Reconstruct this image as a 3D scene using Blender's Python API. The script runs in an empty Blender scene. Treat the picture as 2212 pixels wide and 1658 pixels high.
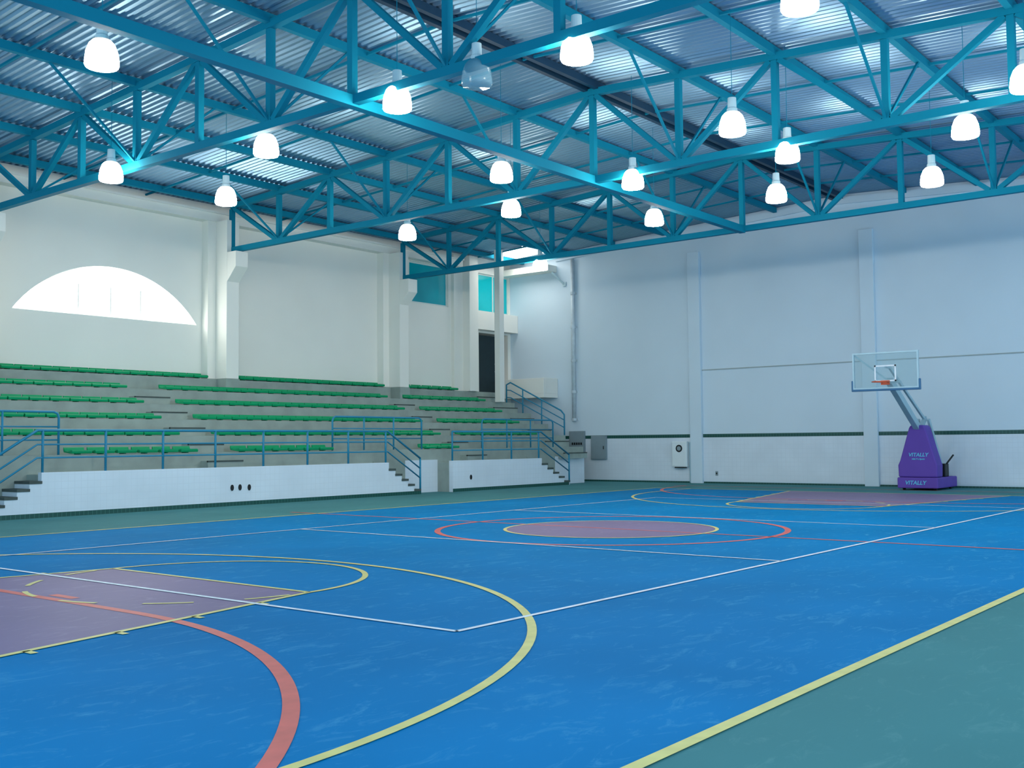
import bpy, bmesh, math, random
from mathutils import Vector, Matrix
random.seed(4)
COL = bpy.context.scene.collection
V = Vector
# ------------------------------------------------------------------ camera
F_PX, YAW, PITCH, ROLL, H = 2303.8, math.radians(38.671), math.radians(3.128), math.radians(-0.538), 1.493
fw = V((math.cos(YAW)*math.cos(PITCH), math.sin(YAW)*math.cos(PITCH), math.sin(PITCH)))
r0 = V((math.sin(YAW), -math.cos(YAW), 0)); u0 = r0.cross(fw)
rt = r0*math.cos(ROLL)+u0*math.sin(ROLL); up = -r0*math.sin(ROLL)+u0*math.cos(ROLL)
cd = bpy.data.cameras.new('camera'); cam = bpy.data.objects.new('camera', cd); COL.objects.link(cam)
cd.sensor_width = 36; cd.sensor_fit = 'HORIZONTAL'; cd.lens = F_PX/2212*36; cd.clip_end = 300; cd.clip_start = .05
M = Matrix.Identity(4)
for i in range(3):
    M[i][0] = rt[i]; M[i][1] = up[i]; M[i][2] = -fw[i]
M[2][3] = H
cam.matrix_world = M
bpy.context.scene.camera = cam
def at(px, py, ax, val):
    d = fw+rt*((px-1106)/F_PX)-up*((py-829)/F_PX)
    o = V((0, 0, H)); t = (val-o[ax])/d[ax]
    return o+d*t
try:
    bpy.context.scene.view_settings.view_transform = 'Standard'
except Exception: pass

# ------------------------------------------------------------------ materials
def lin(c):
    return tuple(((x/255)/12.92 if x/255 <= .04045 else ((x/255+.055)/1.055)**2.4) for x in c)+(1,)
def mat(name, c, rough=.6, metal=0, var=0, scale=3, spec=.4, c2=None, bump=0, detail=2, emit=None, stretch=None):
    m = bpy.data.materials.new(name); m.use_nodes = True
    nt = m.node_tree; b = nt.nodes['Principled BSDF']
    b.inputs['Roughness'].default_value = rough; b.inputs['Metallic'].default_value = metal
    b.inputs['Specular IOR Level'].default_value = spec
    tc = nt.nodes.new('ShaderNodeTexCoord'); mp = nt.nodes.new('ShaderNodeMapping')
    nt.links.new(tc.outputs['Object'], mp.inputs[0])
    if stretch: mp.inputs['Scale'].default_value = stretch
    n = nt.nodes.new('ShaderNodeTexNoise'); n.inputs['Scale'].default_value = scale; n.inputs['Detail'].default_value = detail
    nt.links.new(mp.outputs[0], n.inputs['Vector'])
    r = nt.nodes.new('ShaderNodeValToRGB'); nt.links.new(n.outputs['Fac'], r.inputs[0])
    a = lin(c); bb = lin(c2) if c2 else tuple(min(1, x*(1+var)) for x in a[:3])+(1,)
    aa = a if c2 else tuple(x*(1-var) for x in a[:3])+(1,)
    r.color_ramp.elements[0].position = .3; r.color_ramp.elements[1].position = .7
    r.color_ramp.elements[0].color = aa; r.color_ramp.elements[1].color = bb
    nt.links.new(r.outputs[0], b.inputs['Base Color'])
    if bump:
        bp = nt.nodes.new('ShaderNodeBump'); bp.inputs['Strength'].default_value = bump
        nt.links.new(n.outputs['Fac'], bp.inputs['Height']); nt.links.new(bp.outputs[0], b.inputs['Normal'])
    if emit:
        b.inputs['Emission Color'].default_value = lin(emit[0]); b.inputs['Emission Strength'].default_value = emit[1]
    return m
def tile_mat(name, c, grout, size=.15, rough=.35):
    m = mat(name, c, rough, var=.04, scale=1.5)
    nt = m.node_tree; b = nt.nodes['Principled BSDF']
    g = nt.nodes.new('ShaderNodeNewGeometry'); sp = nt.nodes.new('ShaderNodeSeparateXYZ'); nt.links.new(g.outputs['Position'], sp.inputs[0])
    ad = nt.nodes.new('ShaderNodeMath'); ad.operation = 'ADD'; nt.links.new(sp.outputs[0], ad.inputs[0]); nt.links.new(sp.outputs[1], ad.inputs[1])
    cb = nt.nodes.new('ShaderNodeCombineXYZ'); nt.links.new(ad.outputs[0], cb.inputs[0]); nt.links.new(sp.outputs[2], cb.inputs[1])
    br = nt.nodes.new('ShaderNodeTexBrick'); br.offset = 0; br.inputs['Scale'].default_value = 1
    br.inputs['Brick Width'].default_value = size; br.inputs['Row Height'].default_value = size; br.inputs['Mortar Size'].default_value = .005
    nt.links.new(cb.outputs[0], br.inputs['Vector'])
    old = b.inputs['Base Color'].links[0].from_socket
    nt.links.new(old, br.inputs['Color1']); nt.links.new(old, br.inputs['Color2']); br.inputs['Mortar'].default_value = lin(grout)
    nt.links.new(br.outputs['Color'], b.inputs['Base Color'])
    return m
def floor_mat(name, c, scuff, rough=.7, amt=.5, spec=.04):
    m = mat(name, c, rough, var=.08, scale=.45, spec=spec)
    nt = m.node_tree; b = nt.nodes['Principled BSDF']
    old = b.inputs['Base Color'].links[0].from_socket
    tc = nt.nodes.new('ShaderNodeTexCoord'); mp = nt.nodes.new('ShaderNodeMapping')
    nt.links.new(tc.outputs['Object'], mp.inputs[0]); mp.inputs['Scale'].default_value = (1, 2.4, 1); mp.inputs['Rotation'].default_value = (0, 0, .7)
    n = nt.nodes.new('ShaderNodeTexNoise'); n.inputs['Scale'].default_value = 2.2; n.inputs['Detail'].default_value = 7; n.inputs['Roughness'].default_value = .75
    n.inputs['Distortion'].default_value = 1.2
    nt.links.new(mp.outputs[0], n.inputs['Vector'])
    r = nt.nodes.new('ShaderNodeValToRGB'); r.color_ramp.elements[0].position = .54; r.color_ramp.elements[1].position = .74
    r.color_ramp.elements[0].color = (0, 0, 0, 1); r.color_ramp.elements[1].color = (amt, amt, amt, 1)
    nt.links.new(n.outputs['Fac'], r.inputs[0])
    mx = nt.nodes.new('ShaderNodeMixRGB'); nt.links.new(r.outputs[0], mx.inputs[0]); nt.links.new(old, mx.inputs[1]); mx.inputs[2].default_value = lin(scuff)
    nt.links.new(mx.outputs[0], b.inputs['Base Color'])
    return m
MT = dict(
 blue=floor_mat('court_blue', (0, 126, 186), (92, 174, 210), amt=.55),
 green=floor_mat('court_green', (78, 136, 140), (118, 166, 168), amt=.4),
 purple=floor_mat('court_purple', (132, 116, 152), (172, 158, 184), rough=.5, amt=.5, spec=.1),
 white=mat('line_white', (228, 238, 246), .5, var=.08, scale=6),
 yellow=mat('line_yellow', (226, 214, 130), .5, var=.08, scale=6),
 red=mat('line_red', (222, 98, 92), .5, var=.08, scale=6),
 wall=mat('wall_white_warm_light', (236, 235, 228), .8, var=.02, scale=.6),  # white wall, warmth of the lamp light tinted into the colour
 wallf=mat('wall_white_cool_light', (206, 223, 235), .8, var=.02, scale=.6),  # white wall, cool cast of the light tinted into the colour
 tile=tile_mat('wall_tile', (214, 225, 236), (208, 219, 230)),
 dgreen=tile_mat('green_tile', (22, 76, 70), (64, 112, 106), .1),
 concrete=mat('concrete', (150, 163, 157), .85, var=.12, scale=2.2, bump=.08, detail=4),
 nosing=mat('stair_nosing', (72, 84, 82), .8, var=.15, scale=4),
 seat=mat('seat_green', (0, 154, 100), .45, var=.06, scale=1.3, spec=.25),
 steel=mat('truss_paint', (6, 124, 152), .75, var=.05, scale=.7, spec=.12),
 dark=mat('ridge_shade', (10, 52, 78), .5, var=.1, scale=.8),  # shade of the roof gap put into the beam colour
 rail=mat('rail_paint', (30, 130, 164), .45, var=.05, scale=1),
 roof=mat('roof_metal', (138, 175, 202), .37, .8, var=.08, scale=.5, stretch=(1, .15, 1)),
 house=mat('lamp_housing', (190, 214, 222), .4, var=.03),
 sky=mat('daylight_and_roof_glow', (255, 255, 255), .4, emit=((255, 252, 244), 10)),  # daylight pane, shared by the added glow panel under the roof
 haze=mat('window_bar_glare', (220, 226, 222), .5, emit=((255, 252, 244), .3)),  # bars glow faintly, window glare painted over them
 teal=mat('teal_glass', (0, 140, 150), .08, var=.25, scale=.8, spec=.4, emit=((0, 160, 168), .5)),
 dteal=mat('dark_teal_glass', (0, 80, 98), .06, scale=.55, spec=.6, c2=(10, 140, 156), emit=((0, 130, 146), .3)),  # lighter blotches and glow paint a sky reflection into the glass
 mull=mat('mullion', (212, 222, 218), .5, var=.03),
 door=mat('door_dark', (26, 48, 54), .6, var=.1),
 galv=mat('galvanised', (190, 204, 212), .5, .05, var=.1, scale=5),
 joint=mat('joint_grey', (160, 174, 176), .7, var=.05),
 grey=mat('panel_grey', (132, 150, 158), .5, var=.04),
 cab=mat('cabinet_white', (222, 232, 236), .4, var=.02),
 black=mat('black_plastic', (18, 22, 26), .5, var=.1),
 pad=mat('pad_purple', (98, 70, 164), .55, var=.05, scale=1.5, spec=.2),
 letter=mat('letter_cyan', (96, 186, 222), .5, var=.02),
 hoopsteel=mat('hoop_steel', (165, 194, 206), .35, .2, var=.05),
 orange=mat('rim_orange', (214, 96, 62), .45, var=.05),
 bpad=mat('board_pad', (56, 108, 148), .5, var=.05),
)
def mix_clear(name, c, fac, rough=.1):
    g = bpy.data.materials.new(name); g.use_nodes = True; nt = g.node_tree
    pb = nt.nodes['Principled BSDF']; pb.inputs['Base Color'].default_value = lin(c); pb.inputs['Roughness'].default_value = rough
    nz = nt.nodes.new('ShaderNodeTexNoise'); nz.inputs['Scale'].default_value = 2; bp = nt.nodes.new('ShaderNodeBump'); bp.inputs['Strength'].default_value = .02
    nt.links.new(nz.outputs['Fac'], bp.inputs['Height']); nt.links.new(bp.outputs[0], pb.inputs['Normal'])
    tr = nt.nodes.new('ShaderNodeBsdfTransparent'); tr.inputs[0].default_value = (.88, .94, .95, 1); mx = nt.nodes.new('ShaderNodeMixShader'); mx.inputs[0].default_value = fac
    nt.links.new(tr.outputs[0], mx.inputs[1]); nt.links.new(pb.outputs[0], mx.inputs[2]); nt.links.new(mx.outputs[0], nt.nodes['Material Output'].inputs[0])
    return g
MT['glass'] = mix_clear('board_glass', (176, 200, 208), .18)
MT['lampoff'] = mix_clear('lamp_unlit', (150, 190, 210), .3)
# glowing bell: bright body, dimmer neck
g = bpy.data.materials.new('lamp_glow'); g.use_nodes = True; nt = g.node_tree; pb = nt.nodes['Principled BSDF']
pb.inputs['Base Color'].default_value = (.9, .92, .92, 1); pb.inputs['Emission Color'].default_value = lin((255, 247, 230))
tc = nt.nodes.new('ShaderNodeTexCoord'); sp = nt.nodes.new('ShaderNodeSeparateXYZ'); nt.links.new(tc.outputs['Object'], sp.inputs[0])
mr = nt.nodes.new('ShaderNodeMapRange'); nt.links.new(sp.outputs[2], mr.inputs[0])
for i, v in ((1, .06), (2, .2), (3, 60), (4, .5)): mr.inputs[i].default_value = v
nt.links.new(mr.outputs[0], pb.inputs['Emission Strength']); MT['lamp'] = g

# ------------------------------------------------------------------ mesh builder
class MB:
    def __init__(s): s.v = []; s.f = []; s.sm = False
    def add(s, vs, fs):
        o = len(s.v); s.v += [tuple(p) for p in vs]; s.f += [tuple(i+o for i in f) for f in fs]; return s
    def box(s, x0, x1, y0, y1, z0, z1):
        vs = [(x, y, z) for z in (z0, z1) for y in (y0, y1) for x in (x0, x1)]
        return s.add(vs, [(0, 2, 3, 1), (4, 5, 7, 6), (0, 1, 5, 4), (2, 6, 7, 3), (0, 4, 6, 2), (1, 3, 7, 5)])
    def bar(s, p, q, w, h=None, ref=(0, 0, 1)):
        p = V(p); q = V(q); h = h or w; d = (q-p).normalized(); ref = V(ref)
        if abs(d.dot(ref)) > .98: ref = V((1, 0, 0))
        a = d.cross(ref).normalized()*w/2; b = a.cross(d).normalized()*h/2
        vs = [p-a-b, p+a-b, p+a+b, p-a+b, q-a-b, q+a-b, q+a+b, q-a+b]
        return s.add(vs, [(0, 3, 2, 1), (4, 5, 6, 7), (0, 1, 5, 4), (1, 2, 6, 5), (2, 3, 7, 6), (3, 0, 4, 7)])
    def tube(s, pts, r, n=8, closed=False):
        pts = [V(p) for p in pts]; N = len(pts); rings = []
        prev = None
        for i, p in enumerate(pts):
            if closed: d = (pts[(i+1) % N]-pts[i-1]).normalized()
            else: d = ((pts[min(i+1, N-1)]-p).normalized()+(p-pts[max(i-1, 0)]).normalized()).normalized()
            if prev is None:
                a = d.cross(V((0, 0, 1)))
                if a.length < .05: a = d.cross(V((1, 0, 0)))
            else: a = prev-d*prev.dot(d)
            a.normalize(); prev = a; b = d.cross(a)
            rings.append([p+(a*math.cos(2*math.pi*k/n)+b*math.sin(2*math.pi*k/n))*r for k in range(n)])
        vs = [x for R in rings for x in R]; fs = []
        for i in range(N if closed else N-1):
            j = (i+1) % N
            for k in range(n): fs.append((i*n+k, i*n+(k+1) % n, j*n+(k+1) % n, j*n+k))
        if not closed: fs += [tuple(range(n-1, -1, -1)), tuple((N-1)*n+k for k in range(n))]
        return s.add(vs, fs)
    def lathe(s, prof, c=(0, 0, 0), n=24):
        vs = [(c[0]+r*math.cos(2*math.pi*k/n), c[1]+r*math.sin(2*math.pi*k/n), c[2]+z) for r, z in prof for k in range(n)]
        fs = [(i*n+k, i*n+(k+1) % n, (i+1)*n+(k+1) % n, (i+1)*n+k) for i in range(len(prof)-1) for k in range(n)]
        return s.add(vs, fs)
    def prism(s, pts, ax, a, b):
        def mk(p, t):
            return (t, p[0], p[1]) if ax == 0 else (p[0], t, p[1]) if ax == 1 else (p[0], p[1], t)
        n = len(pts)
        return s.add([mk(p, a) for p in pts]+[mk(p, b) for p in pts], [tuple(range(n-1, -1, -1)), tuple(range(n, 2*n))]+[(i, (i+1) % n, n+(i+1) % n, n+i) for i in range(n)])
    def build(s, name, m, parent=None, bevel=0, smooth=False):
        me = bpy.data.meshes.new(name); 
        o = parent.location if parent is not None else V((0, 0, 0))
        if parent is not None and parent.parent is not None: o = parent.location+parent.parent.location
        me.from_pydata([(x-o[0], y-o[1], z-o[2]) for x, y, z in s.v], [], s.f)
        bm = bmesh.new(); bm.from_mesh(me); bmesh.ops.recalc_face_normals(bm, faces=bm.faces); bm.to_mesh(me); bm.free()
        me.materials.append(MT[m])
        if smooth:
            for p in me.polygons: p.use_smooth = True
        ob = bpy.data.objects.new(name, me); COL.objects.link(ob)
        if parent is not None: ob.parent = parent
        if bevel:
            md = ob.modifiers.new('bevel', 'BEVEL'); md.width = bevel; md.segments = 2; md.limit_method = 'ANGLE'
        return ob
def tag(o, label=None, cat=None, group=None, kind=None):
    if label: o['label'] = label
    if cat: o['category'] = cat
    if group: o['group'] = group
    if kind: o['kind'] = kind
    return o
def empty(name, loc, label, cat, group=None):
    o = bpy.data.objects.new(name, None); COL.objects.link(o); o.location = loc; o.empty_display_size = .2
    return tag(o, label, cat, group)
def struct(name, mb, m, label, cat, parent=None, bevel=0):
    o = mb.build(name, m, parent, bevel)
    return tag(o, label, cat, kind='structure') if parent is None else o

# ------------------------------------------------------------------ main dimensions
XC, YC = 15.37, 10.18
YB, XF, YWALL = 21.79, 33.47, 26.85
HB, HT, SL, YR, PN = 7.257, 9.227, .0514, 13.11, 2.160
TX = (12.15, 19.34, 26.54)
def roofz(y): return HT+.2-SL*abs(y-YR)

# ------------------------------------------------------------------ floor and markings
fl = struct('floor', MB().box(-4, XF+.3, -3, 28.5, -.2, 0), 'green', 'green painted sports hall floor around the blue court', 'floor')
L1, L2, L3, L4 = .002, .004, .006, .008
def flat(mb, pts, z): mb.add([(x, y, z) for x, y in pts], [tuple(range(len(pts)))])
def seg(mb, p, q, w, z):
    p = V(p).to_2d() if len(p) > 2 else V(p); q = V(q); d = (q-p).normalized(); n = V((-d.y, d.x))*w/2
    flat(mb, [p-n, q-n, q+n, p+n], z)
def arc(mb, c, r, a0, a1, w, z, n=64):
    vs = []; fs = []
    for i in range(n+1):
        a = a0+(a1-a0)*i/n
        for rr in (r-w/2, r+w/2): vs.append((c[0]+rr*math.cos(a), c[1]+rr*math.sin(a), z))
    for i in range(n): fs.append((2*i, 2*i+1, 2*i+3, 2*i+2))
    mb.add(vs, fs)
PI = math.pi
m = MB(); flat(m, [(XC-14, YC-7.5), (XC+14, YC-7.5), (XC+14, YC+7.5), (XC-14, YC+7.5)], L1); m.build('blue_court', 'blue', fl)
for s in (-1, 1):
    bx = XC+s*14; fx = XC+s*8.2
    m = MB(); flat(m, [(bx, YC-3), (fx, YC-1.8), (fx, YC+1.8), (bx, YC+3)], L2); m.build('key_paint', 'purple', fl)
m = MB(); flat(m, [(XC+1.8*math.cos(2*PI*i/96), YC+1.8*math.sin(2*PI*i/96)) for i in range(96)], L2); m.build('centre_circle_paint', 'purple', fl)
m = MB()                                    # red futsal / handball lines
WR = .1
seg(m, (XC, YC-9), (XC, YC+8.4), .08, L3)
arc(m, (XC, YC), 2.95, 0, 2*PI, WR, L3, 128)
for s in (-1, 1):
    if s < 0: seg(m, (XC-15.97, YC+s*9), (XC+15.97, YC+s*9), .08, L3)
    gx = XC+s*15.97
    seg(m, (gx, YC-9), (gx, YC+8), .08, L3)
    seg(m, (gx-s*6, YC-1.5), (gx-s*6, YC+1.5), WR, L3)
    for q in (-1, 1):
        a0 = 0 if s < 0 else PI
        arc(m, (gx, YC+q*1.5), 6, a0, a0+(q*PI/2 if s < 0 else -q*PI/2), WR, L3)
    seg(m, (gx-s*6.16, YC-.22), (gx-s*6.16, YC+.22), .1, L3)
m.build('red_line', 'red', fl)
m = MB(); WY = .075                          # yellow basketball lines
for s in (-1, 1):
    seg(m, (XC-14, YC+s*7.5), (XC+14, YC+s*7.5), .082, L4)
    bx = XC+s*14; fx = XC+s*8.2; hx = XC+s*12.425
    seg(m, (bx, YC-7.5), (bx, YC+7.5), .08, L4)
    a0 = 0 if s < 0 else PI
    arc(m, (hx, YC), 6.25, a0-PI/2, a0+PI/2, WY, L4, 96)
    for q in (-1, 1):
        seg(m, (bx, YC+q*6.25), (hx, YC+q*6.25), WY, L4)
        seg(m, (bx, YC+q*3), (fx, YC+q*1.8), .068, L4)
        d = V((fx-bx, -q*1.2)).normalized(); nrm = V((0, q))
        for t in (1.75, 2.6, 3.45, 4.3, 5.15):
            p = V((bx, YC+q*3))+d*t
            seg(m, p, p+nrm*.14+V((0, 0)), .06, L4)
    seg(m, (fx, YC-1.8), (fx, YC+1.8), .06, L4)
    arc(m, (fx, YC), 1.8, a0-PI/2, a0+PI/2, .065, L4)
    for k in range(6):
        b = a0+PI/2+PI*(k+.25)/6
        arc(m, (fx, YC), 1.8, b, b+PI/12, .055, L4, 6)
arc(m, (XC, YC), 1.8, 0, 2*PI, .06, L4, 128)
m.build('yellow_line', 'yellow', fl)
m = MB(); WW = .058
for s in (-1, 1):
    seg(m, (XC-9, YC+s*4.5), (XC+9, YC+s*4.5), WW, L4+.001)
    seg(m, (XC+s*9, YC-4.5), (XC+s*9, YC+4.5), WW, L4+.001)
    seg(m, (XC+s*3, YC-4.5), (XC+s*3, YC+4.5), WW, L4+.001)
m.build('white_line', 'white', fl)

# ------------------------------------------------------------------ walls
def wall_cells(xs, zs, holes, mb, y0, y1):
    for i in range(len(xs)-1):
        for j in range(len(zs)-1):
            cx = (xs[i]+xs[i+1])/2; cz = (zs[j]+zs[j+1])/2
            if any(a < cx < b and c < cz < d for a, b, c, d in holes): continue
            mb.box(xs[i], xs[i+1], y0, y1, zs[j], zs[j+1])
AX0, AX1, AZ0, AZ1 = 13.16, 18.67, 5.03, 6.42
W2 = (27.65, 29.75, 6.6, 8.12); W3 = (31.5, 33.42, 6.6, 8.12); D1 = (31.5, 33.3, 3.44, 5.78)
m = MB()
xs = sorted({0, AX0, AX1, W2[0], W2[1], W3[0], W3[1], D1[1], XF+.25}); zs = sorted({0, 3.44, AZ0, 5.78, AZ1, 6.6, 8.12, roofz(YWALL)})
wall_cells(xs, zs, [(AX0, AX1, AZ0, AZ1), W2, W3, D1], m, YWALL, YWALL+.25)
hw = (AX1-AX0)/2; hh = AZ1-AZ0; R = (hw*hw+hh*hh)/(2*hh); acx = (AX0+AX1)/2; acz = AZ1-R
th = math.asin(hw/R); arcp = [(acx+R*math.sin(-th+2*th*i/40), acz+R*math.cos(-th+2*th*i/40)) for i in range(41)]
for i in range(40):
    (xa, za), (xb, zb) = arcp[i], arcp[i+1]
    m.prism([(xa, za), (xb, zb), (xb, AZ1+.0005), (xa, AZ1+.0005)], 1, YWALL, YWALL+.25)
struct('wall_left', m, 'wall', 'tall white wall behind the bleachers', 'wall')
# far wall: lower tiled part is a trim, upper painted
YE = -1.5
m = MB(); m.prism([(YE, 0), (YE, roofz(YE)), (YR, roofz(YR)), (YWALL, roofz(YWALL)), (YWALL, 0)], 0, XF, XF+.25)
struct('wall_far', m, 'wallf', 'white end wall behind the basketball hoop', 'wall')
PILS = [(18.2, 18.66), (12.0, 12.45), (5.8, 6.25)]
def strips(y0, y1):
    out = []; a = y1
    for p0, p1 in sorted(PILS, reverse=True):
        if p1 < a and p0 > y0: out.append((p1, a)); a = p0
    out.append((y0, a)); return out
m = MB()
for a, b in strips(YE, YWALL): m.box(XF-.012, XF, a, b, .1, 1.6)
struct('trim_1', m, 'tile', 'white glazed tile dado on the end wall', 'wall')
m = MB()
for a, b in strips(YE, 24.6): m.box(XF-.02, XF, a, b, 1.6, 1.72)
struct('trim_2', m, 'dgreen', 'dark green tile stripe along the end wall', 'trim')
m = MB()
for a, b in strips(YE, 24.6): m.box(XF-.02, XF, a, b, 0, .06)
struct('baseboard_far', m, 'dgreen', 'dark green tile skirting of the end wall', 'trim')
m = MB()
for a, b in strips(YE, 18.2): m.box(XF-.03, XF, a, b, 3.95, 3.985)
struct('trim_3', m, 'joint', 'thin grey horizontal joint line on the end wall', 'trim')
m = MB(); z0 = -.3
m.prism([(YE, roofz(YE)-.32), (YE, roofz(YE)-.1), (YR, roofz(YR)-.1), (24.5, roofz(24.5)-.1), (24.5, roofz(24.5)-.32), (YR, roofz(YR)-.32)], 0, XF-.1, XF)
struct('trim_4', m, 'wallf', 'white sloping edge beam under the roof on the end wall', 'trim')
m = MB(); m.box(0, 30.2, 26.5, YWALL, 8.14, 8.44)
m.box(0, 30.2, 26.42, 26.5, 8.38, 8.44)
struct('trim_5', m, 'wall', 'white concrete beam along the top of the bleacher wall', 'beam')
pl = ['white pilaster on the end wall, nearest the fire cabinet', 'white pilaster on the end wall directly behind the basketball hoop']
for (a, b), lb in list(zip(PILS, pl))[:2]:
    o = empty('pilaster', (XF-.1, (a+b)/2, 0), lb, 'pilaster', 'pilasters of the end wall')
    MB().box(XF-.13, XF, a, b, 0, 8.17).build('shaft', 'wallf', o, .01)
# columns on the bleacher wall, with corbels
cl = ['white column at the left edge carrying the nearest truss', 'white column with corbel carrying the middle truss end', 'white column with corbel carrying the far truss end']
for x, lb in zip(TX, cl):
    o = empty('column', (x, 26.3, 3.44), lb, 'column', 'columns of the bleacher wall')
    MB().box(x-.22, x+.22, 26.02, YWALL, 3.44, 8.14).build('shaft', 'wall', o, .01)
    MB().box(x-.5, x-.22, 26.55, YWALL, 3.45, 8.14).box(x+.22, x+.5, 26.55, YWALL, 3.45, 8.14).build('pilaster', 'wall', o)
    MB().prism([(26.02, 6.3), (25.6, 6.72), (25.6, 7.17), (26.02, 7.17)], 0, x-.22, x+.22).build('corbel', 'wall', o, .01)
# corner columns
o = empty('corner_pilaster', (30.4, 26.7, 3.44), 'broad stepped white pilaster left of the dark doorway', 'column')
MB().box(29.9, 30.4, 26.7, YWALL, 3.44, 8.6).build('side_strip', 'wall', o)
MB().box(30.4, 30.9, 26.35, YWALL, 3.44, 8.6).build('shaft', 'wall', o, .01)
o = empty('corner_post', (31, 25.4, 2.6), 'slim free-standing white post in front of the dark doorway', 'column')
MB().box(30.87, 31.13, 25.27, 25.53, 3.01, roofz(25.4)-.03).build('shaft', 'wall', o, .01)
# balcony pieces at the corner
o = empty('landing', (32.9, 25.6, 3.3), 'white parapet of the small landing at the far corner', 'parapet')
MB().box(32.55, 32.7, 24.5, 26.84, 3.35, 3.95).box(32.7, 33.46, 24.5, 24.62, 3.35, 3.95).build('parapet', 'wall', o, .01)
MB().box(32.55, 33.46, 24.5, 26.84, 3.2, 3.35).build('slab', 'wall', o)
MB().box(30.9, 33.46, 26.45, YWALL, 5.85, 6.55).build('trim_6', 'wall'); tag(bpy.data.objects['trim_6'], 'white spandrel beam over the dark doorway', 'beam', kind='structure')
MB().box(32.9, XF, 24.5, 26.84, 8.12, 8.36).build('trim_7', 'wall'); tag(bpy.data.objects['trim_7'], 'short white beam at the top of the far corner', 'beam', kind='structure')
# recess behind the doorway
m = MB(); m.box(31.4, 33.6, 28.6, 28.7, 3.2, 6.0).box(31.35, 31.45, 27.1, 28.6, 3.2, 6).box(33.5, 33.6, 27.1, 28.6, 3.2, 6).box(31.4, 33.6, 27.1, 28.7, 5.9, 6).box(31.4, 33.6, 27.1, 28.7, 3.3, 3.44)
struct('wall_recess', m, 'wall', 'shaded walls of the passage behind the doorway', 'wall')
o = struct('door_1', MB().box(31.52, 32.75, 27.0, 27.06, 3.45, 5.7), 'door', 'dark door at the top of the bleachers in the corner', 'door')
MB().tube([(32.62, 26.98, 4.3), (32.62, 26.93, 4.3), (32.62, 26.93, 4.6), (32.62, 26.98, 4.6)], .015).build('handle', 'galv', o)
# windows
wp = MB(); vs = [(x, YWALL+.16, z) for x, z in arcp]; wp.add(vs, [tuple(range(len(vs)))])
o = struct('window_1', MB().tube([(x, YWALL+.14, z) for x, z in arcp], .03, 6).tube([(AX0, YWALL+.14, AZ0+.02), (AX1, YWALL+.14, AZ0+.02)], .03, 6), 'haze', 'large glowing segmental arch window above the bleachers', 'window')
wp.build('pane', 'sky', o)
for t in (-.9, .05, .97):
    x = acx+t; MB().bar((x, YWALL+.13, AZ0), (x, YWALL+.13, AZ0+.85), .045, .045).build('mullion', 'haze', o)
def rect_window(name, W, glass, label, nm):
    a, b, c, d = W; y = YWALL+.1; e = .06
    m = MB().box(a, b, y-.03, y+.03, c, c+e).box(a, b, y-.03, y+.03, d-e, d).box(a, a+e, y-.03, y+.03, c+e, d-e).box(b-e, b, y-.03, y+.03, c+e, d-e)
    o = struct(name, m, 'mull', label, 'window')
    MB().box(a+e, b-e, y-.01, y+.01, c+e, d-e).build('pane', glass, o)
    for k in range(1, nm+1):
        x = a+(b-a)*k/(nm+1); MB().box(x-.03, x+.03, y-.035, y-.011, c+e, d-e).build('mullion', 'mull', o)
rect_window('window_2', W2, 'dteal', 'dark teal window high on the wall beside the far truss end', 0)
rect_window('window_3', W3, 'teal', 'bright teal window high in the far corner above the doorway', 1)
m = MB(); a, b = 24.5, 25.95  # added glowing panel, imitates lamp light reflected on the roof sheet
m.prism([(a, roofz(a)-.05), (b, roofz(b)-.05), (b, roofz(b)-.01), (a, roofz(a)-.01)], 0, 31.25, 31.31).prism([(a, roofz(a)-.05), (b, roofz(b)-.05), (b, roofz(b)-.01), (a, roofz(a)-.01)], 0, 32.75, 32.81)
o = struct('roof_glow_panel', m, 'mull', 'added glowing panel for lamp light reflected on the roof, far corner', 'window')
MB().prism([(a, roofz(a)-.04), (b, roofz(b)-.04), (b, roofz(b)-.02), (a, roofz(a)-.02)], 0, 31.31, 32.75).build('pane', 'sky', o)  # glowing face of the added panel, imitates reflected lamp light

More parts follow.
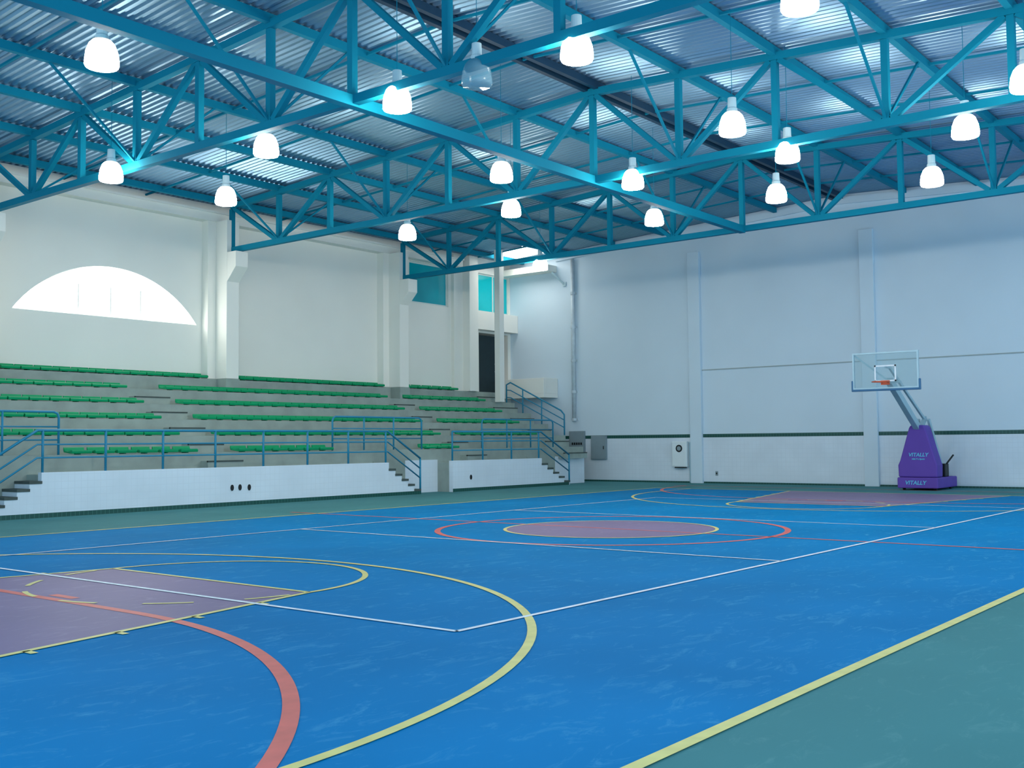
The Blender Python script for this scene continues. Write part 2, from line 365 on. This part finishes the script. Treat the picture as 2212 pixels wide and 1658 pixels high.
# ------------------------------------------------------------------ roof
m = MB(); per = .17; prof = [(0, 0), (.035, .042), (.085, .042), (.12, 0)]
px = []; x = -3
while x < XF+.3:
    px += [(x+a, b) for a, b in prof]; x += per
ys = [YE-.2, YR, 28.7]
vs = [(a, y, roofz(y)+b) for y in ys for a, b in px]; n = len(px)
m.add(vs, [(j*n+i, j*n+i+1, (j+1)*n+i+1, (j+1)*n+i) for j in range(2) for i in range(n-1)])
struct('ceiling', m, 'roof', 'silvery corrugated metal roof sheets', 'ceiling')
def node(x, k, top): return V((x, YR+PN*k, HT-.111*abs(k) if top else HB))
tl = ['nearest teal steel roof truss, cut off by the top edge', 'middle teal steel roof truss spanning the hall', 'farthest teal steel roof truss, nearest the end wall']
for x, lb in zip(TX, tl):
    o = empty('roof_truss', (x, YR, HB), lb, 'roof truss', 'teal roof trusses')
    MB().bar(node(x, -6, 0), node(x, 6, 0), .14, .155).build('bottom_chord', 'steel', o)
    MB().bar(node(x, -6, 1), node(x, 0, 1), .14, .15).bar(node(x, 0, 1), node(x, 6, 1), .14, .15).build('top_chord', 'steel', o)
    for k in range(-6, 7):
        MB().bar(node(x, k, 0)+V((0, 0, .08)), node(x, k, 1)-V((0, 0, .08)), .125, .125, (1, 0, 0)).build('vertical_strut', 'steel', o)
    for k in range(-5, 6, 2):
        for q in (-1, 1):
            a = node(x, k, 0); b = node(x, k+q, 1); d = (b-a).normalized()
            MB().bar(a+d*.12, b-d*.12, .11, .11, (1, 0, 0)).build('diagonal_strut', 'steel', o)
    for k in range(-5, 6, 2):
        m = MB()
        for q in (-1, 1):
            m.bar(node(x, k, 0)+V((0, 0, .05)), node(x, k, 1)+V((q*1.9, 0, .03)), .045, .045)
        m.build('knee_brace', 'steel', o)
ordw = ['first', 'second', 'third', 'fourth', 'fifth', 'sixth']
for k in range(-6, 7):
    if k == 0: continue
    p = node(0, k, 1)
    lb = 'teal roof purlin, %s on the %s side of the ridge' % (ordw[abs(k)-1], 'bleacher' if k > 0 else 'camera')
    o = MB().bar((-3, p.y, p.z+.1), (XF-.11, p.y, p.z+.1), .12, .17).build('purlin', 'steel')
    tag(o, lb, 'purlin', 'purlins under the roof')
o = empty('ridge_beam', (15, YR, HT+.1), 'double beam running along the roof ridge, shade painted into its colour', 'beam')
for q in (-1, 1):
    MB().bar((-3, YR+q*.14, HT+.11), (XF-.11, YR+q*.14, HT+.11), .11, .16).build('beam_half', 'dark', o)
o = MB().bar((-3, YR, HB-.02), (TX[2], YR, HB-.02), .17, .19).build('tie_beam', 'steel')
tag(o, 'thick teal beam joining the trusses lengthwise at their lower chords', 'beam')
bays = [(7.4, 'well in front of the nearest truss'), (9.8, 'just in front of the nearest truss'), (14.5, 'just behind the nearest truss'), (16.95, 'just in front of the middle truss'), (21.7, 'just behind the middle truss'), (24.15, 'just in front of the far truss'), (28.9, 'just behind the far truss'), (31.1, 'close to the end wall')]
for x, w in bays:
    o = MB().bar((x, YE, roofz(YE)-.1), (x, YR, roofz(YR)-.1), .045, .05).bar((x, YR, roofz(YR)-.1), (x, YWALL, roofz(YWALL)-.1), .045, .05).build('tie_rod', 'steel')
    tag(o, 'thin teal tie rod under the roof sheets, ' + w, 'tie rod', 'tie rods under the roof')

# ------------------------------------------------------------------ lamps
lamps = [(220, 118, 'glowing bell lamp high at the upper left corner, above the nearest truss'),
 (240, 372, 'glowing bell lamp partly behind the nearest truss, above the arched window'),
 (575, 315, 'glowing bell lamp just under the lower chord of the nearest truss'),
 (488, 424, 'glowing bell lamp beside the wall end of the middle truss'),
 (858, 214, 'glowing bell lamp right below the thick lengthwise beam near the nearest truss'),
 (880, 502, 'glowing bell lamp beside the wall end of the farthest truss'),
 (1083, 372, 'glowing bell lamp half hidden by the middle truss webs'),
 (1104, 450, 'glowing bell lamp just under the lower chord of the middle truss'),
 (1246, 104, 'large glowing bell lamp under the nearest truss at top centre'),
 (1367, 388, 'glowing bell lamp right of the crossing of middle truss and lengthwise beam'),
 (1413, 470, 'small glowing bell lamp behind the farthest truss left of its middle'),
 (1582, 268, 'glowing bell lamp above the lower chord of the middle truss, right of centre'),
 (1701, 328, 'glowing bell lamp just below the middle truss on the right'),
 (1677, 418, 'small glowing bell lamp inside the farthest truss at its middle'),
 (1727, -8, 'glowing bell lamp cut off by the top edge of the photo'),
 (2085, 274, 'large glowing bell lamp under the middle truss at upper right'),
 (2013, 382, 'glowing bell lamp inside the farthest truss at right'),
 (2216, 170, 'glowing bell lamp cut off by the right edge of the photo'),
 (1167, 570, 'farthest small glowing bell lamp, below the far truss near the corner'),
 (1030, 160, 'unlit pale bell lamp between lit lamps behind the nearest truss')]
bell = [(.07, .23), (.125, .21), (.18, .145), (.222, .03), (.238, -.09), (.238, -.155), (.222, -.185)]
proto = {}
for px_, py_, lb in lamps:
    c = at(px_, py_, 2, 7.1); lit = not lb.startswith('unlit')
    o = empty('bell_lamp', c, lb, 'lamp', 'bell lamps hanging from the roof' if lit else None)
    if lit in proto:
        for ch in proto[lit]:
            d = ch.copy(); COL.objects.link(d); d.parent = o
    else:
        proto[lit] = [
          MB().lathe(bell+[(.0, -.195)], c, 20).build('shade', 'lamp' if lit else 'lampoff', o, smooth=True),
          MB().lathe([(.0, .48), (.075, .47), (.08, .29), (.095, .27), (.095, .22), (.0, .215)], c, 16).build('housing', 'house', o)]
    zt = roofz(c.y)-.001
    MB().tube([(c.x, c.y, c.z+.46), (c.x, c.y, zt)], .006, 5).build('stem', 'steel', o)

# ------------------------------------------------------------------ bleachers
TZ = [.9]+[1.31+.426*i for i in range(6)]; TY = [22.45+.8*i for i in range(6)]; XE = 32.2
ST1, ST2, ST0 = 21.58, 28.8, 11.37
GAP1, GAP2, GAP0 = 24.3, 32.2, 8.7
bl = empty('bleacher', (17, 24, 0), 'stepped grey concrete bleacher along the left wall', 'bleachers')
for k in range(6):
    m = MB(); z0 = TZ[k] if k else 0
    if k < 5: m.box(0, XE, TY[k], YWALL-.01, z0, TZ[k+1])
    else:
        m.box(0, XE, TY[k], YWALL-.01, z0, 3.435)
        for x in TX: m.box(x-.24, x+.24, 26.0, TY[k], z0, 3.435)
    m.build('tier', 'concrete', bl)
for x0, x1 in ((0, GAP0), (ST0, ST1), (GAP1, ST2)):
    MB().box(x0, x1, YB+.15, TY[0], 0, .9).build('walkway', 'concrete', bl)
    MB().box(x0, x1, YB, YB+.15, 0, .95).build('front_wall', 'tile', bl)
for x0, x1, m_ in ((GAP0, ST0-1.3, 'tile'), (ST0-1.3, ST0, 'concrete'), (ST1, ST1+1.3, 'concrete'), (ST1+1.3, GAP1, 'tile'), (ST2, ST2+1.6, 'concrete'), (ST2+1.6, GAP2, 'tile')):
    MB().box(x0, x1, TY[0]-.03, TY[0], 0, .98).build('recess_wall', m_, bl)
AIS = [(15.75, 16.8, range(0, 5)), (25.4, 26.35, range(0, 5)), (30.6, 32.0, range(0, 6))]
for a, b, ks in AIS:
    for k in ks:
        h = (TZ[k+1]-TZ[k]) if k else .41
        y0 = TY[k]-.3
        s_ = MB().box(a, b, y0, TY[k], TZ[k], TZ[k]+h*.5).build('aisle_step', 'concrete', bl)
        MB().box(a, b, y0-.012, y0+.05, TZ[k]+h*.5-.03, TZ[k]+h*.5+.008).build('nosing', 'nosing', s_)
m = MB()
for a, b in ((0, GAP0), (ST0-1.3, ST1+1.3), (GAP1, ST2+1.55)): m.box(a, b, YB-.012, YB, 0, .1)
m.build('baseboard_left', 'dgreen'); tag(bpy.data.objects['baseboard_left'], 'dark green tile skirting of the bleacher front wall', 'trim', kind='structure')
def stairs(x0, sgn, run, label):
    o = empty('staircase', (x0, 22.1, 0), label, 'stairs', 'stairs down to the court')
    n = 5; h = .93/(n+1)
    for i in range(n):
        a = x0+sgn*run*i/n; b = x0+sgn*run*(i+1)/n; z = .93-h*(i+1)
        MB().box(min(a, b), max(a, b), YB, TY[0]-.03, 0, z-.06).build('step', 'tile', o)
        MB().box(min(a, b)-.01, max(a, b)+.01, YB-.015, TY[0]-.03, z-.06, z).build('tread', 'nosing', o)
stairs(ST0, -1, 1.3, 'short staircase at the far left end of the bleacher front')
stairs(ST1, 1, 1.3, 'short staircase in the middle of the bleacher front')
stairs(ST2, 1, 1.6, 'short staircase at the right end of the bleacher near the end wall')
# seats: one mesh shared by all
sm = MB()
pf = [(0, .02), (-.015, .07), (.02, .1), (.08, .085), (.2, .075), (.3, .085), (.335, .11), (.35, .16), (.38, .165), (.385, .11), (.36, .05), (.2, .035), (.06, .02)]
sm.prism(pf, 0, -.24, .24)
sm.box(-.03, .03, .1, .3, 0, .04)
seat0 = None
rows = ['front', 'second', 'third', 'fourth', 'fifth', 'top']
segs = {5: [(12.7, 18.8, 'left of the middle column'), (19.9, 26.0, 'between the two columns'), (27.08, 29.85, 'right of the far column')],
 4: [(8, 15.7, 'left of the first aisle'), (16.85, 25.35, 'between the two aisles'), (26.4, 30.45, 'right of the second aisle')]}
segs[3] = segs[2] = segs[1] = segs[4]
segs[0] = [(12.35, 15.7, 'left of the first aisle'), (16.85, 20.1, 'right of the first aisle'), (23.8, 25.35, 'beside the middle stair opening')]
for k in range(6):
    for x0, x1, w in segs[k]:
        n = int((x1-x0)/.487); d = (x1-x0)/n
        for i in range(n):
            xx = x0+d*(i+.5)
            ratio = xx/TY[k]
            if ratio < .455: continue
            if seat0 is None:
                seat0 = sm.build('stadium_seat', 'seat', None, .008); o = seat0
            else:
                o = seat0.copy(); COL.objects.link(o)
            o.location = (xx, TY[k]-.02, TZ[k+1]+.001)
            tag(o, 'green plastic seat in the %s bleacher row, %s' % (rows[k], w), 'seat', '%s row seats %s' % (rows[k], w))
# railings
def railing(label, tops, drops, posts, r=.03):
    c = tops[0]
    o = empty('railing', (c[0], c[1], 0), label, 'railing', 'blue bleacher railings')
    MB().tube(tops, r, 8).build('top_rail', 'rail', o, smooth=True)
    for d in drops:
        MB().tube([(x, y, z-d) for x, y, z in tops if True], r*.7, 6).build('mid_rail', 'rail', o, smooth=True)
    for x, y, z0, z1 in posts:
        MB().tube([(x, y, z0), (x, y, z1)], r*.95, 8).build('post', 'rail', o, smooth=True)
YRL = YB+.07; ZR = 1.84
px_ = [11.42+1.445*i for i in range(8)]; px_[7] = 21.52
railing('long blue railing on the white front wall from left stairs to middle stairs',
  [(9.98, YRL, 1.0), (11.3, YRL, ZR), (11.5, YRL, ZR), (21.4, YRL, ZR), (21.6, YRL, ZR), (22.94, YRL, 1.05)], [.3, .58],
  [(x, YRL, .95, ZR) for x in px_]+[(22.94, YRL, 0, 1.07), (9.98, YRL, 0, 1.02)])
railing('blue railing on the short front wall between the middle and right stairs',
  [(24.36, YRL, ZR), (28.7, YRL, ZR), (28.85, YRL, ZR), (30.47, YRL, 1.05)], [.3, .58],
  [(x, YRL, .95, ZR) for x in (24.36, 25.8, 27.25, 28.72)]+[(30.47, YRL, 0, 1.07)])
def guard(x0, x1, label):
    y = TY[0]+.12; z = 2.26; b = TZ[1]; c = .12
    o = empty('railing', (x0, y, b), label, 'railing', 'blue bleacher railings')
    MB().tube([(x0, y, b), (x0, y, z-c), (x0+c*.3, y, z-c*.3), (x0+c, y, z), (x1-c, y, z), (x1-c*.3, y, z-c*.3), (x1, y, z-c), (x1, y, b)], .027, 8).build('top_rail', 'rail', o, smooth=True)
    for d in (.33, .62): MB().tube([(x0, y, z-d), (x1, y, z-d)], .019, 6).build('mid_rail', 'rail', o, smooth=True)
    n = max(2, round((x1-x0)/1.25))
    for i in range(1, n):
        x = x0+(x1-x0)*i/n; MB().tube([(x, y, b), (x, y, z)], .024, 8).build('post', 'rail', o, smooth=True)
guard(8.4, 12.15, 'blue guard railing with rounded corner above the left stairs')
guard(20.15, 23.75, 'blue guard railing with rounded corners above the middle stairs')
guard(26.6, 30.5, 'blue guard railing above the right stairs')
xr = 32.14
o = empty('railing', (xr, 24.5, 0), 'sloping blue railing down the aisle beside the end wall', 'railing', 'blue bleacher railings')
tp = [(xr, 26.0, 3.02), (xr, 26.0, 3.72), (xr, 25.8, 3.8), (xr, 23.4, 2.66), (xr, 23.25, 2.5), (xr, 23.25, 1.74)]
MB().tube(tp, .03, 8).build('top_rail', 'rail', o, smooth=True)
for d in (.3, .58): MB().tube([(xr, 26.0, 3.82-d), (xr, 25.8, 3.8-d), (xr, 23.25, 2.6-d)], .02, 6).build('mid_rail', 'rail', o, smooth=True)
for y in (25.2, 24.3): MB().tube([(xr, y, TZ[int((y-22.45)/.8)+1]), (xr, y, 2.66+(y-23.4)*.475)], .025, 8).build('post', 'rail', o, smooth=True)
# sockets on the bleacher front
for (a, b, lb) in [(501, 1053, 'dark socket on the white bleacher wall, leftmost of three'), (518, 1052, 'dark socket on the white bleacher wall, middle of three'), (538, 1052, 'dark socket on the white bleacher wall, rightmost of three'), (1017, 1030, 'single dark socket on the short bleacher wall')]:
    p = at(a, b, 1, YB)
    o = empty('wall_socket', (p.x, YB, p.z), lb, 'socket', 'sockets on the bleacher wall')
    mm = MB(); ring = [(p.x+.045*math.cos(t*PI/8), p.z+.075*math.sin(t*PI/8)) for t in range(16)]
    mm.prism(ring, 1, YB-.02, YB); mm.build('cover', 'black', o)

# ------------------------------------------------------------------ things on the end wall
yp = at(1241, 700, 0, XF).y
o = empty('downpipe', (XF-.1, yp, 2.3), 'galvanised vertical pipe on the end wall near the corner', 'pipe')
MB().tube([(XF-.1, yp, 2.32), (XF-.1, yp, roofz(yp)-.35)], .075, 14).build('pipe', 'galv', o, smooth=True)
for z in (2.34, 3.4, 4.6, 5.9, 7.2):
    MB().lathe([(.078, -.05), (.095, -.05), (.095, .05), (.078, .05)], (XF-.1, yp, z), 14).build('collar', 'galv', o)
    MB().box(XF-.03, XF, yp-.14, yp+.14, z-.04, z+.04).build('bracket', 'galv', o)
def cabinet(name, x0, y0, x1, y1, label, m_, depth=.12):
    a = at(x0, y0, 0, XF-depth); b = at(x1, y1, 0, XF-depth)
    o = empty(name, (XF, (a.y+b.y)/2, b.z), label, 'cabinet')
    MB().box(XF-depth, XF-.012, b.y, a.y, b.z, a.z).build('body', m_, o, .01)
    d = MB().box(XF-depth-.015, XF-depth, b.y+.03, a.y-.03, b.z+.03, a.z-.03).build('door', m_, o, .006)
    return o, a, b, d
o, a, b, d = cabinet('electrical_cabinet', 1229, 931, 1262, 988, 'grey metal cabinet nearest the corner with dark marks on its door', 'grey')
for i in range(5):
    yy = a.y-.14-i*.1; MB().box(XF-.142, XF-.135, yy-.07, yy, (a.z+b.z)/2-.02, (a.z+b.z)/2+.07).build('label_plate', 'black', o)
o, a, b, d = cabinet('electrical_cabinet', 1276, 941, 1309, 992, 'plain grey metal cabinet, right of the pair by the corner', 'grey')
MB().box(XF-.15, XF-.135, b.y+.08, b.y+.11, (a.z+b.z)/2-.06, (a.z+b.z)/2+.06).build('latch', 'black', o)
o, a, b, d = cabinet('hose_cabinet', 1451, 953, 1484, 1008, 'white fire hose cabinet with round black window under the stripe', 'cab', .18)
cyy = (a.y+b.y)/2; czz = a.z-.25
MB().prism([(cyy+.13*math.cos(t*PI/12), czz+.13*math.sin(t*PI/12)) for t in range(24)], 0, XF-.205, XF-.19).build('round_window', 'black', o)
MB().prism([(cyy+.08*math.cos(t*PI/12), czz+.08*math.sin(t*PI/12)) for t in range(24)], 0, XF-.212, XF-.204).build('valve', 'grey', o)
MB().box(XF-.18, XF-.02, b.y+.1, a.y-.1, b.z-.04, b.z).build('bottom_tray', 'black', o)
yq = 18.72
o = MB().tube([(XF-.05, yq, .02), (XF-.05, yq, 1.42), (XF-.05, yq+.06, 1.45)], .025, 8).build('water_pipe', 'hoopsteel'); tag(o, 'thin pipe running to the floor beside the hose cabinet', 'pipe')
p = at(1549, 1022, 0, XF)
o = empty('wall_socket', (XF, p.y, p.z), 'small dark socket low on the end wall right of the hose cabinet', 'socket')
MB().box(XF-.03, XF-.012, p.y-.05, p.y+.05, p.z-.08, p.z+.08).build('cover', 'grey', o, .005)
MB().box(XF-.034, XF-.03, p.y-.025, p.y+.025, p.z-.03, p.z+.03).build('insert', 'black', o)
a = at(1192, 588, 0, XF-.4); b = at(1218, 613, 0, XF-.05)
o = empty('wall_bracket', (XF, b.y, b.z), 'small slanting white bracket arm high on the end wall by the corner', 'bracket')
MB().tube([a, b], .04, 8).build('arm', 'house', o)
MB().box(XF-.05, XF, b.y-.08, b.y+.08, b.z-.08, b.z+.08).build('wall_plate', 'house', o)

# ------------------------------------------------------------------ basketball hoop
hp = empty('basketball_hoop', (32.3, YC, 0), 'portable basketball hoop with purple padded base and clear backboard', 'basketball hoop')
base = MB().box(31.36, 33.2, YC-.58, YC+.57, .06, .37).build('base', 'pad', hp, .03)
for x in (31.6, 32.95):
    for y in (YC-.45, YC+.45): MB().tube([(x, y-.03, .05), (x, y+.03, .05)], .05, 12).build('wheel', 'black', hp)
pad = MB().prism([(YC-.55, .375), (YC+.55, .375), (YC+.56, .72), (YC+.5, .85), (YC+.22, 1.8), (YC+.17, 1.88), (YC-.2, 1.88), (YC-.25, 1.8), (YC-.52, .85), (YC-.56, .72)], 0, 31.42, 31.95).build('tower_pad', 'pad', hp, .04)
def text(s, size, loc, parent, name, m_):
    cu = bpy.data.curves.new('lettering', 'FONT'); cu.body = s; cu.size = size; cu.extrude = .003; cu.align_x = 'CENTER'; cu.align_y = 'CENTER'
    cu.shear = .2; cu.offset = .003
    t = bpy.data.objects.new('tmp', cu); COL.objects.link(t); bpy.context.view_layer.update()
    me = bpy.data.meshes.new_from_object(t.evaluated_get(bpy.context.evaluated_depsgraph_get()))
    bpy.data.objects.remove(t); me.materials.clear(); me.materials.append(MT[m_])
    R_ = Matrix(((0, 0, -1), (-1, 0, 0), (0, 1, 0))).to_4x4()
    me.transform(Matrix.Translation(V(loc)-hp.location)@R_)
    o = bpy.data.objects.new(name, me); COL.objects.link(o); o.parent = parent
    return o
text('VITALLY', .16, (31.353, YC+.05, .215), base, 'lettering', 'letter')
text('VITALLY', .15, (31.413, YC-.03, 1.02), pad, 'lettering', 'letter')
text('High Tec Sports', .055, (31.413, YC-.03, .9), pad, 'lettering', 'letter')
MB().bar((31.9, YC, 1.6), (29.3, YC, 3.08), .16, .2).build('main_arm', 'hoopsteel', hp, .01)
MB().bar((32.2, YC, 2.05), (29.35, YC, 3.45), .06, .08).build('upper_arm', 'hoopsteel', hp)
MB().bar((31.75, YC, 1.75), (32.25, YC, 2.1), .1, .12).build('link', 'hoopsteel', hp)
for q in (-.28, .28): MB().bar((32.1, YC+q*.5, 2.05), (33.0, YC+q, .37), .07, .09).build('rear_strut', 'hoopsteel', hp)
MB().bar((31.9, YC, 1.3), (32.9, YC, .37), .08, .08).build('gas_strut', 'black', hp)
MB().tube([(32.5, YC-.5, .75), (32.75, YC-.62, 1.0)], .025, 8).build('lever', 'black', hp)
MB().box(32.35, 32.7, YC-.5, YC-.2, .37, .75).build('counterweight', 'black', hp, .02)
XB = 29.0; bz0, bz1 = 2.85, 3.86
bd = MB().box(XB-.008, XB+.008, YC-.88, YC+.88, bz0+.02, bz1-.02).build('backboard', 'glass', hp)
w = .045
MB().box(XB-.03, XB+.03, YC-.9, YC+.9, bz1-w, bz1).box(XB-.03, XB+.03, YC-.9, YC+.9, bz0, bz0+w).box(XB-.03, XB+.03, YC-.9, YC-.9+w, bz0+w, bz1-w).box(XB-.03, XB+.03, YC+.9-w, YC+.9, bz0+w, bz1-w).build('board_frame', 'hoopsteel', bd)
m = MB(); a = .295; t = .04
m.box(XB-.014, XB-.009, YC-a, YC+a, 3.05, 3.05+t).box(XB-.014, XB-.009, YC-a, YC+a, 3.5-t, 3.5).box(XB-.014, XB-.009, YC-a, YC-a+t, 3.05, 3.5).box(XB-.014, XB-.009, YC+a-t, YC+a, 3.05, 3.5)
m.build('target_square', 'white', bd)
MB().box(XB-.04, XB+.04, YC-.93, YC+.93, bz0-.05, bz0+.01).box(XB-.04, XB+.04, YC-.94, YC-.89, bz0-.05, bz0+.25).box(XB-.04, XB+.04, YC+.89, YC+.94, bz0-.05, bz0+.25).build('edge_pad', 'bpad', bd, .015)
MB().bar((29.35, YC, 3.05), (XB+.05, YC+.86, 3.8), .045, .045).build('board_brace', 'hoopsteel', hp)
MB().bar((29.35, YC, 3.45), (XB+.03, YC, 3.45), .06, .06).bar((29.35, YC-.3, 3.05), (29.35, YC+.3, 3.05), .06, .06).build('board_mount', 'hoopsteel', hp)
rx = XB-.15-.225
rim = MB().tube([(rx+.225*math.cos(t*PI/16), YC+.225*math.sin(t*PI/16), 3.03) for t in range(32)], .012, 8, True).build('rim', 'orange', hp, smooth=True)
MB().box(XB-.03, XB-.015, YC-.12, YC+.12, 2.96, 3.08).bar((XB-.02, YC-.08, 3.02), (rx+.2, YC-.08, 3.03), .03, .02).bar((XB-.02, YC+.08, 3.02), (rx+.2, YC+.08, 3.03), .03, .02).build('rim_bracket', 'orange', rim)

# ------------------------------------------------------------------ world
w = bpy.data.worlds.new('world'); bpy.context.scene.world = w; w.use_nodes = True
bg = w.node_tree.nodes['Background']; bg.inputs[0].default_value = (.55, .82, 1, 1); bg.inputs[1].default_value = 2.0
